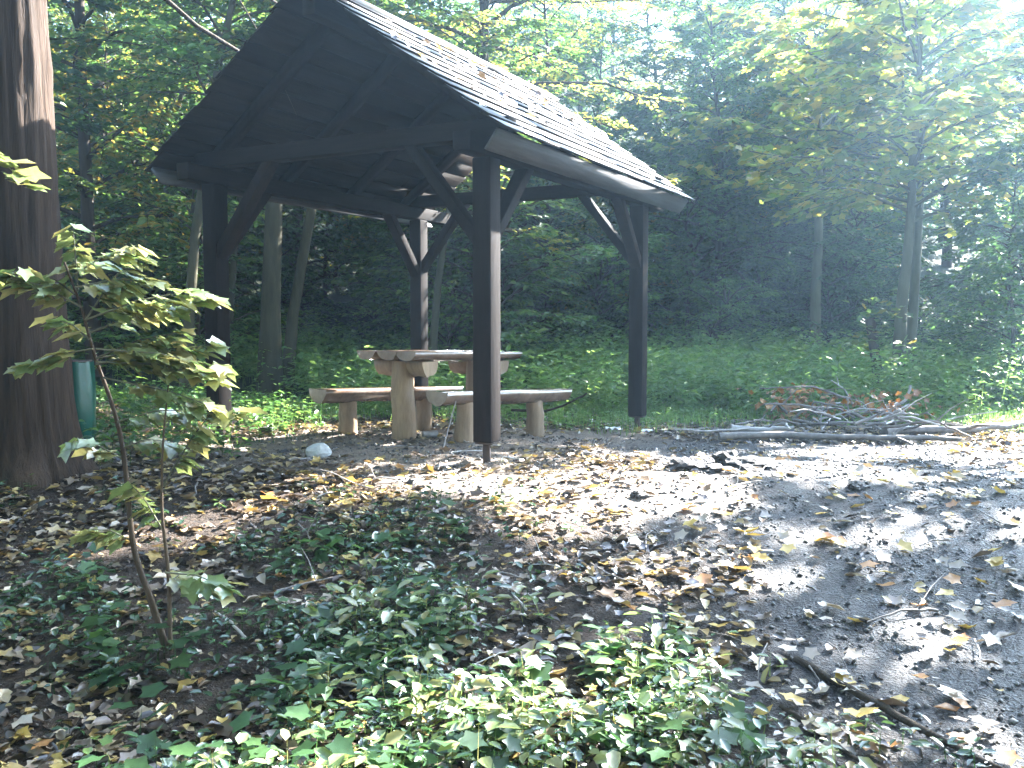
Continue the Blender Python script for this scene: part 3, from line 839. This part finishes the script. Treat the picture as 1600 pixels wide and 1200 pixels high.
def grass(name, n, sampler, hmin, hmax, label, seed):
    rng = np.random.default_rng(seed); xy = sampler(n, rng)
    z = ground_z(xy[:, 0], xy[:, 1]); b = np.stack([xy[:, 0], xy[:, 1], z - .01], -1)
    h = rng.uniform(hmin, hmax, n); a = rng.random(n) * 6.28; bend = rng.uniform(.1, .7, n)
    d = np.stack([np.cos(a), np.sin(a), np.zeros(n)], -1); s = np.stack([-np.sin(a), np.cos(a), np.zeros(n)], -1)
    w = .0035
    m1 = b + d * (h * bend * .35)[:, None] + np.array([0, 0, 1]) * (h * .6)[:, None]
    t = b + d * (h * bend)[:, None] + np.array([0, 0, 1]) * (h * (1 - .3 * bend))[:, None]
    V = np.stack([b - s * w, b + s * w, m1 + s * w * .8, m1 - s * w * .8, t], 1).reshape(-1, 3)
    o = (np.arange(n) * 5)[:, None]
    return tag(link(name, mesh_np(name, V, [o + np.array([[0, 1, 2, 3]]), o + np.array([[3, 2, 4]])], M['leaf_herb'])), label, "grass", kind="stuff")
grass("grass", 9000, box_sampler(-3, 8.5, 9.0, 12.5, lambda x, y: sstep(9.4, 10.6, y - .5 * sstep(1, 0, x) + .4 * np.sin(x * 1.3) + .9 * sstep(4.5, 6.5, x)) * (1 - .5 * sstep(11.5, 12.5, y))), .06, .22, "short grass along the back edge of the clearing", 76)

def litter(n, seed):
    rng = np.random.default_rng(seed)
    def mask(x, y):
        return np.clip(1 - .92 * path_mask(x, y) - .86 * bare_mask(x, y) - .75 * sstep(9.6, 11.0, y), .05, 1) * (.3 + .7 * sstep(.36, .56, fbm(x * 2.6, y * 2.6, 95)))
    xy = box_sampler(-5, 6.5, 2.3, 13, mask)(n, rng)
    z = ground_z(xy[:, 0], xy[:, 1])
    n = len(xy)
    dx, nz = rand_dirs(n, .30, rng)
    dx[:, 2] *= .7
    sz = .02 + .065 * rng.random(n) ** 1.6
    pos = np.stack([xy[:, 0], xy[:, 1], z + .008 + rng.random(n) * .018], -1)
    k = rng.random(n) < .35
    mb = MB()
    mb.add(*leaf_arrays(pos[~k], dx[~k], nz[~k], sz[~k], OVAL_V * [1, 1.15, 1.6]))
    mb.add(*leaf_arrays(pos[k], dx[k], nz[k], sz[k] * 1.2, MAPLE_V * [1, 1, 2.4], MAPLE_F))
    return tag(link("leaf_litter", mb.mesh("leaf_litter", M['litter'])), "brown and yellow fallen leaves strewn over the clearing", "leaf litter", kind="stuff")
lit = litter(37000, 91)

# the largest fallen leaves one by one
rng = np.random.default_rng(17)
tmpl = []
for v in range(5):
    tv = MAPLE_V.copy() * [1, rng.uniform(.9, 1.1), 1]
    tv[:, 2] = tv[:, 2] * rng.uniform(1, 3) + rng.normal(0, .03, len(tv))
    for mk in ('litter_y', 'litter_o', 'litter_t'):
        tmpl.append(mesh_np("fallen_leaf", tv, MAPLE_F, M[mk]))
cnt = 0
while cnt < 290:
    y = rng.uniform(2.7, 6.6); x = rng.uniform(-.56, .56) * y
    if rng.random() > .3 + .7 * float(path_mask(np.array([x]), np.array([y]))[0]): continue
    o = link("fallen_leaf", tmpl[int(rng.choice(15, p=[.06, .03, .11] * 5))], lit)
    s = rng.uniform(.055, .10)
    o.scale = (s, s, s); o.location = (x, y, gz(x, y) + .024 + rng.random() * .015)
    o.rotation_euler = (rng.normal(0, .2), rng.normal(0, .2), rng.uniform(0, 6.28))
    cnt += 1

# soil crumbs and grit on the track and the trodden ground
def crumbs(n):
    rng = np.random.default_rng(44)
    xy = box_sampler(-2.5, 5.5, 2.4, 9, lambda x, y: np.clip(path_mask(x, y) + .5 * bare_mask(x, y), .15, 1) * (.15 + .85 * (fbm(x * 3, y * 3, 97) > .48)))(n, rng)
    z = ground_z(xy[:, 0], xy[:, 1])
    oc = np.array([(1, 0, 0), (0, 1, 0), (-1, 0, 0), (0, -1, 0), (0, 0, .8), (0, 0, -.8)])
    of = np.array([(0, 1, 4), (1, 2, 4), (2, 3, 4), (3, 0, 4), (1, 0, 5), (2, 1, 5), (3, 2, 5), (0, 3, 5)])
    r = .003 + .013 * rng.random(n) ** 3
    V = np.stack([xy[:, 0], xy[:, 1], z + r * .3], -1)[:, None] + oc[None] * r[:, None, None] * rng.uniform(.6, 1.5, (n, 6, 1))
    F = (of[None] + (np.arange(n) * 6)[:, None, None]).reshape(-1, 3)
    return tag(link("soil_crumbs", mesh_np("soil_crumbs", V.reshape(-1, 3), [F], M['crumb'])), "grit and crumbs of earth on the muddy track", "soil", kind="stuff")
crumbs(16000)

# leaves lying on the roof
def roof_leaves(n):
    rng = np.random.default_rng(33)
    b = rng.uniform(Y0, Y1, n); s = rng.beta(1.6, 1.2, n) * L_slope
    s = np.where(fbm(b * 1.5, s * 2, 7) > .42, s, rng.uniform(.3, 1, n) * L_slope)
    ux, uz = -(XE - XR) / L_slope, (RZ - EZ) / L_slope
    h = .034 + rng.random(n) * .010
    a = XE + ux * s + uz * h; z = EZ + uz * s - ux * h
    pos = np.stack([P1[0] + a * G[0] + b * R[0], P1[1] + a * G[1] + b * R[1], z], -1)
    nrm = np.array([uz * G[0], uz * G[1], -ux]); 
    nz = nrm + rng.normal(0, .25, (n, 3)); dx = rng.normal(0, 1, (n, 3)); dx = dx - (dx @ nrm)[:, None] * nrm
    V, Fc = leaf_arrays(pos, dx, nz, rng.uniform(.05, .10, n), MAPLE_V * [1, 1, 2], MAPLE_F)
    return tag(link("roof_leaf_litter", mesh_np("roof_leaf_litter", V, Fc, M['litter'])), "dry leaves caught on the sunny roof slope", "leaf litter", kind="stuff")
roof_leaves(170)

# ------------------------------------------------------------------ brush pile, logs, sticks, stones
def stick(name, pts, r, mat, label, group=None, cat="branch", forks=0, seed=0, n=8):
    rng = np.random.default_rng(seed)
    P = np.array(pts, float); t = np.linspace(0, 1, len(P)); tt = np.linspace(0, 1, 14)
    pp = np.stack([np.interp(tt, t, P[:, k]) for k in range(3)], -1)
    pp[1:-1] = (pp[:-2] + 2 * pp[1:-1] + pp[2:]) / 4
    pp += rng.normal(0, r * .18, pp.shape)
    o = P[0]
    mb = MB(); mb.tube(pp - o, r * (1 - .45 * tt), n, wob=.12, rng=rng)
    for f in range(forks):
        q = pp[int(rng.integers(4, 11))] - o
        d = norm(np.array([rng.normal(), rng.normal(), abs(rng.normal()) * .5])) * rng.uniform(.15, .4)
        mb.tube([q, q + d * .5 + [0, 0, .02], q + d], [r * .5, r * .35, r * .15], 5)
    ob = mb.build(name, mat, None, smooth=True); ob.location = o
    return tag(ob, label, cat, group)

def gp(px, d, h=0.0):
    x = at(px, d); return (x, d, gz(x, d) + h)
stick("log", [gp(1125, 8.75, .05), gp(1230, 8.8, .07), gp(1340, 8.75, .05), gp(1420, 8.75, .06), gp(1505, 8.7, .04)], .038, M['dead'], "long grey log lying in front of the brush pile", cat="log", seed=1)
stick("log", [gp(1385, 9.2, .04), gp(1450, 9.3, .06), gp(1520, 9.25, .05), gp(1590, 9.6, .10), gp(1680, 9.7, .06)], .05, M['dead'], "crooked grey log running out of the brush pile to the right edge", cat="log", forks=1, seed=2)
stick("log", [gp(1140, 9.15, .10), gp(1200, 9.1, .08), gp(1245, 9.1, .10)], .035, M['deadlight'], "pale sunlit log end at the left of the brush pile", cat="log", seed=3)
stick("branch", [gp(1330, 10.4, .12), gp(1380, 10.3, .16), gp(1418, 10.3, .28), gp(1424, 10.3, .45)], .026, M['deadlight'], "bleached branch with upturned end sticking out of the brush pile", seed=4)
rng = np.random.default_rng(66)
for i in range(46):
    d = rng.uniform(8.9, 10.6); px = rng.normal(1320, 62); a = rng.uniform(0, 6.28); L = rng.uniform(.35, 1.1)
    x, y, z = gp(px, d, rng.uniform(.03, .10)); hh = max(0, .24 * math.exp(-((px - 1325) / 75) ** 2))
    z += hh * rng.random()
    p = np.array([x, y, z]); q = p + L * np.array([math.cos(a), math.sin(a) * .7, rng.normal(.03, .12)])
    q[2] = max(q[2], gz(q[0], q[1]) + .03)
    m_ = (p + q) / 2 + rng.normal(0, .06, 3) + [0, 0, .05]
    stick("branch", [p, m_, q], rng.uniform(.007, .020), M['deadlight'] if i % 3 == 0 else M['dead'],
          "thin dead branch in the tangled brush pile", "branches of the brush pile", forks=int(rng.integers(0, 3)), seed=100 + i, n=6)
mbx = MB(); rg = np.random.default_rng(8)   # withered leaves on the pile
pos = np.array([gp(rg.normal(1245, 28), rg.uniform(10.2, 10.9), rg.uniform(.05, .42)) for _ in range(130)] + [gp(rg.normal(1370, 50), rg.uniform(10.0, 10.8), rg.uniform(.1, .35)) for _ in range(120)])
dx, nz = rand_dirs(len(pos), .7, rg)
V, Fc = leaf_arrays(pos, dx, nz, rg.uniform(.05, .10, len(pos)), MAPLE_V * [1, 1, 2.5], MAPLE_F)
tag(link("withered_leaves", mesh_np("withered_leaves", V, Fc, M['litter_o'])), "withered rust-coloured leaves hanging on the brush pile", "leaves", kind="stuff")

# cut stump with sprouts
sx_, sd_ = at(1369, 13.0), 13.0
stump = empty("cut_stem", (sx_, sd_, gz(sx_, sd_))); tag(stump, "short cut stem with leafy sprouts left of the maple", "stump")
mb = MB(); mb.tube([(0.06, 0, -.1), (.03, 0, .4), (-.04, 0, .8), (-.10, 0, 1.15)], [.085, .075, .07, .066], 10, wob=.1, rng=rng); mb.build("trunk", M['bark'], stump, smooth=True)
pos = np.stack([rng.normal(-.08, .2, 130), rng.normal(0, .15, 130), rng.uniform(.55, 1.4, 130)], -1); dx, nz = rand_dirs(130, .4, rng)
V, Fc = leaf_arrays(pos, dx, nz, rng.uniform(.07, .14, 130), MAPLE_V, MAPLE_F); link("crown", mesh_np("crown", V, Fc, M['leaf_mix']), stump)

def chunk(name, x, y, sx, sy, sz, mat, label, cat, seed, rz=0, rough=.35, sub=3, group=None):
    import bmesh
    bm = bmesh.new(); bmesh.ops.create_icosphere(bm, subdivisions=sub, radius=1)
    for v in bm.verts:
        n = mnoise.noise(v.co * 1.3 + Vector((seed * 3.1, seed, 0))) * rough + mnoise.noise(v.co * 3.5 + Vector((seed, 0, seed * 2))) * rough * .5
        v.co = v.co * (1 + n); v.co.x *= sx; v.co.y *= sy; v.co.z *= sz
    me = bpy.data.meshes.new(name); bm.to_mesh(me); bm.free()
    o = link(name, me, None, mat); o.location = (x, y, gz(x, y) + sz * .45); o.rotation_euler = (0, 0, rz)
    return tag(o, label, cat, group)
chunk("stone", at(496, 7.15), 7.15, .10, .08, .075, M['stone'], "pale rounded stone on the ground left of the table", "stone", 1, rough=.16)
for i, (px, d, sx, sz, lab) in enumerate(((1072, 6.65, .13, .085, "dark charred lump at the left of the old fireplace"), (1120, 6.5, .10, .05, "small low charred lump in the middle of the old fireplace"),
        (1175, 6.75, .17, .075, "widest charred lump at the right of the old fireplace"), (1140, 7.0, .10, .10, "upright charred stub at the back of the old fireplace"),
        (1000, 5.75, .05, .04, "small dark lump alone on the sunlit soil"), (1345, 5.9, .06, .035, "dark clod on the muddy track"))):
    chunk("charred_wood", at(px, d), d, sx * 1.1, sx * .8, sz * .6, M['char'], lab, "charred wood", 11 + i, rz=i * .8, rough=.75)
mb = MB(); mb.tube([(0, 0, .035), (.13, .06, .035)], [.03, .034], 9)
o = mb.build("firewood", M['deadlight'], None); x, y, z = gp(660, 8.55); o.location = (x, y, z); tag(o, "short pale piece of wood lying under the picnic table", "firewood")
mb = MB(); mb.box(-.06, .06, -.05, .05, 0, .075)
o = mb.build("brick", M['char'], None, bevel=.006); x, y, z = gp(415, 8.6); o.location = (x, y, z - .005); tag(o, "small dark brick lying by the left post", "brick")
stick("stick", [gp(690, 7.3, .01), gp(700, 7.55, .18), gp(712, 7.8, .40)], .008, M['dead'], "thin dark stick leaning against the near bench", cat="stick", seed=7)
stick("branch", [gp(800, 10.2, .18), gp(850, 10.1, .16), gp(885, 10.1, .25), gp(918, 10.0, .38)], .016, M['bark'], "thin bent branch lying beyond the near bench", seed=8)
def paper(px, d, s, seed, label):
    rng = np.random.default_rng(seed); n = 6
    g = np.linspace(-1, 1, n); X, Y = np.meshgrid(g, g)
    V = np.stack([X * s, Y * s * .8, .35 * s + s * .5 * rng.random((n, n))], -1).reshape(-1, 3)
    i = np.arange(n * n).reshape(n, n)
    F = np.stack([i[:-1, :-1], i[:-1, 1:], i[1:, 1:], i[1:, :-1]], -1).reshape(-1, 4)
    o = link("crumpled_paper", mesh_np("crumpled_paper", V, [F], M['paper'])); o.location = gp(px, d, .02); tag(o, label, "paper")
paper(959, 9.35, .075, 1, "crumpled white paper left of the right rear post")
paper(1012, 9.25, .055, 2, "smaller white scrap right of the foot of the right rear post")

# roots and twigs in the foreground
stick("root", [(1.18, 3.75, gz(1.18, 3.75) + .0), (1.36, 3.4, gz(1.36, 3.4) + .015), (1.5, 3.1, gz(1.5, 3.1) + .02), (1.66, 2.8, gz(1.66, 2.8) + .01)], .018, M['bark'], "exposed root crossing the mud at the bottom right", cat="root", seed=21)
stick("root", [(1.02, 3.4, gz(1.02, 3.4)), (1.1, 3.15, gz(1.1, 3.15) + .012), (1.2, 2.85, gz(1.2, 2.85) + .008)], .011, M['bark'], "thinner exposed root left of the larger one", cat="root", seed=22)
rng = np.random.default_rng(88)
for i in range(44):
    y = rng.uniform(2.9, 7.5); x = rng.uniform(-.35, .55) * y; a = rng.uniform(0, 6.28); L = rng.uniform(.08, .4)
    q = (x + L * math.cos(a), y + L * math.sin(a)); m_ = ((x + q[0]) / 2 + rng.normal(0, .02), (y + q[1]) / 2 + rng.normal(0, .02))
    stick("twig", [(x, y, gz(x, y) + .02), (*m_, gz(*m_) + .035), (*q, gz(*q) + .02)], rng.uniform(.003, .008), M['deadlight'] if i % 2 else M['dead'],
          "small dry twig lying among the fallen leaves", "twigs on the ground", "twig", int(rng.integers(0, 2)), 300 + i, 5)

# ------------------------------------------------------------------ thin blue haze, added partly to stand in for lens glare
mb = MB(); mb.box(-170, 170, -80, 240, -4, 36)
hm = bpy.data.materials.new("haze"); hm.use_nodes = True
hn = hm.node_tree.nodes; hn.remove(hn["Principled BSDF"])
pv = hn.new("ShaderNodeVolumePrincipled")
pv.inputs["Color"].default_value = (.45, .72, 1.0, 1)
pv.inputs["Density"].default_value = .003
pv.inputs["Anisotropy"].default_value = .8
hm.node_tree.links.new(pv.outputs[0], hn["Material Output"].inputs["Volume"])
tag(mb.build("haze", hm), kind="stuff")
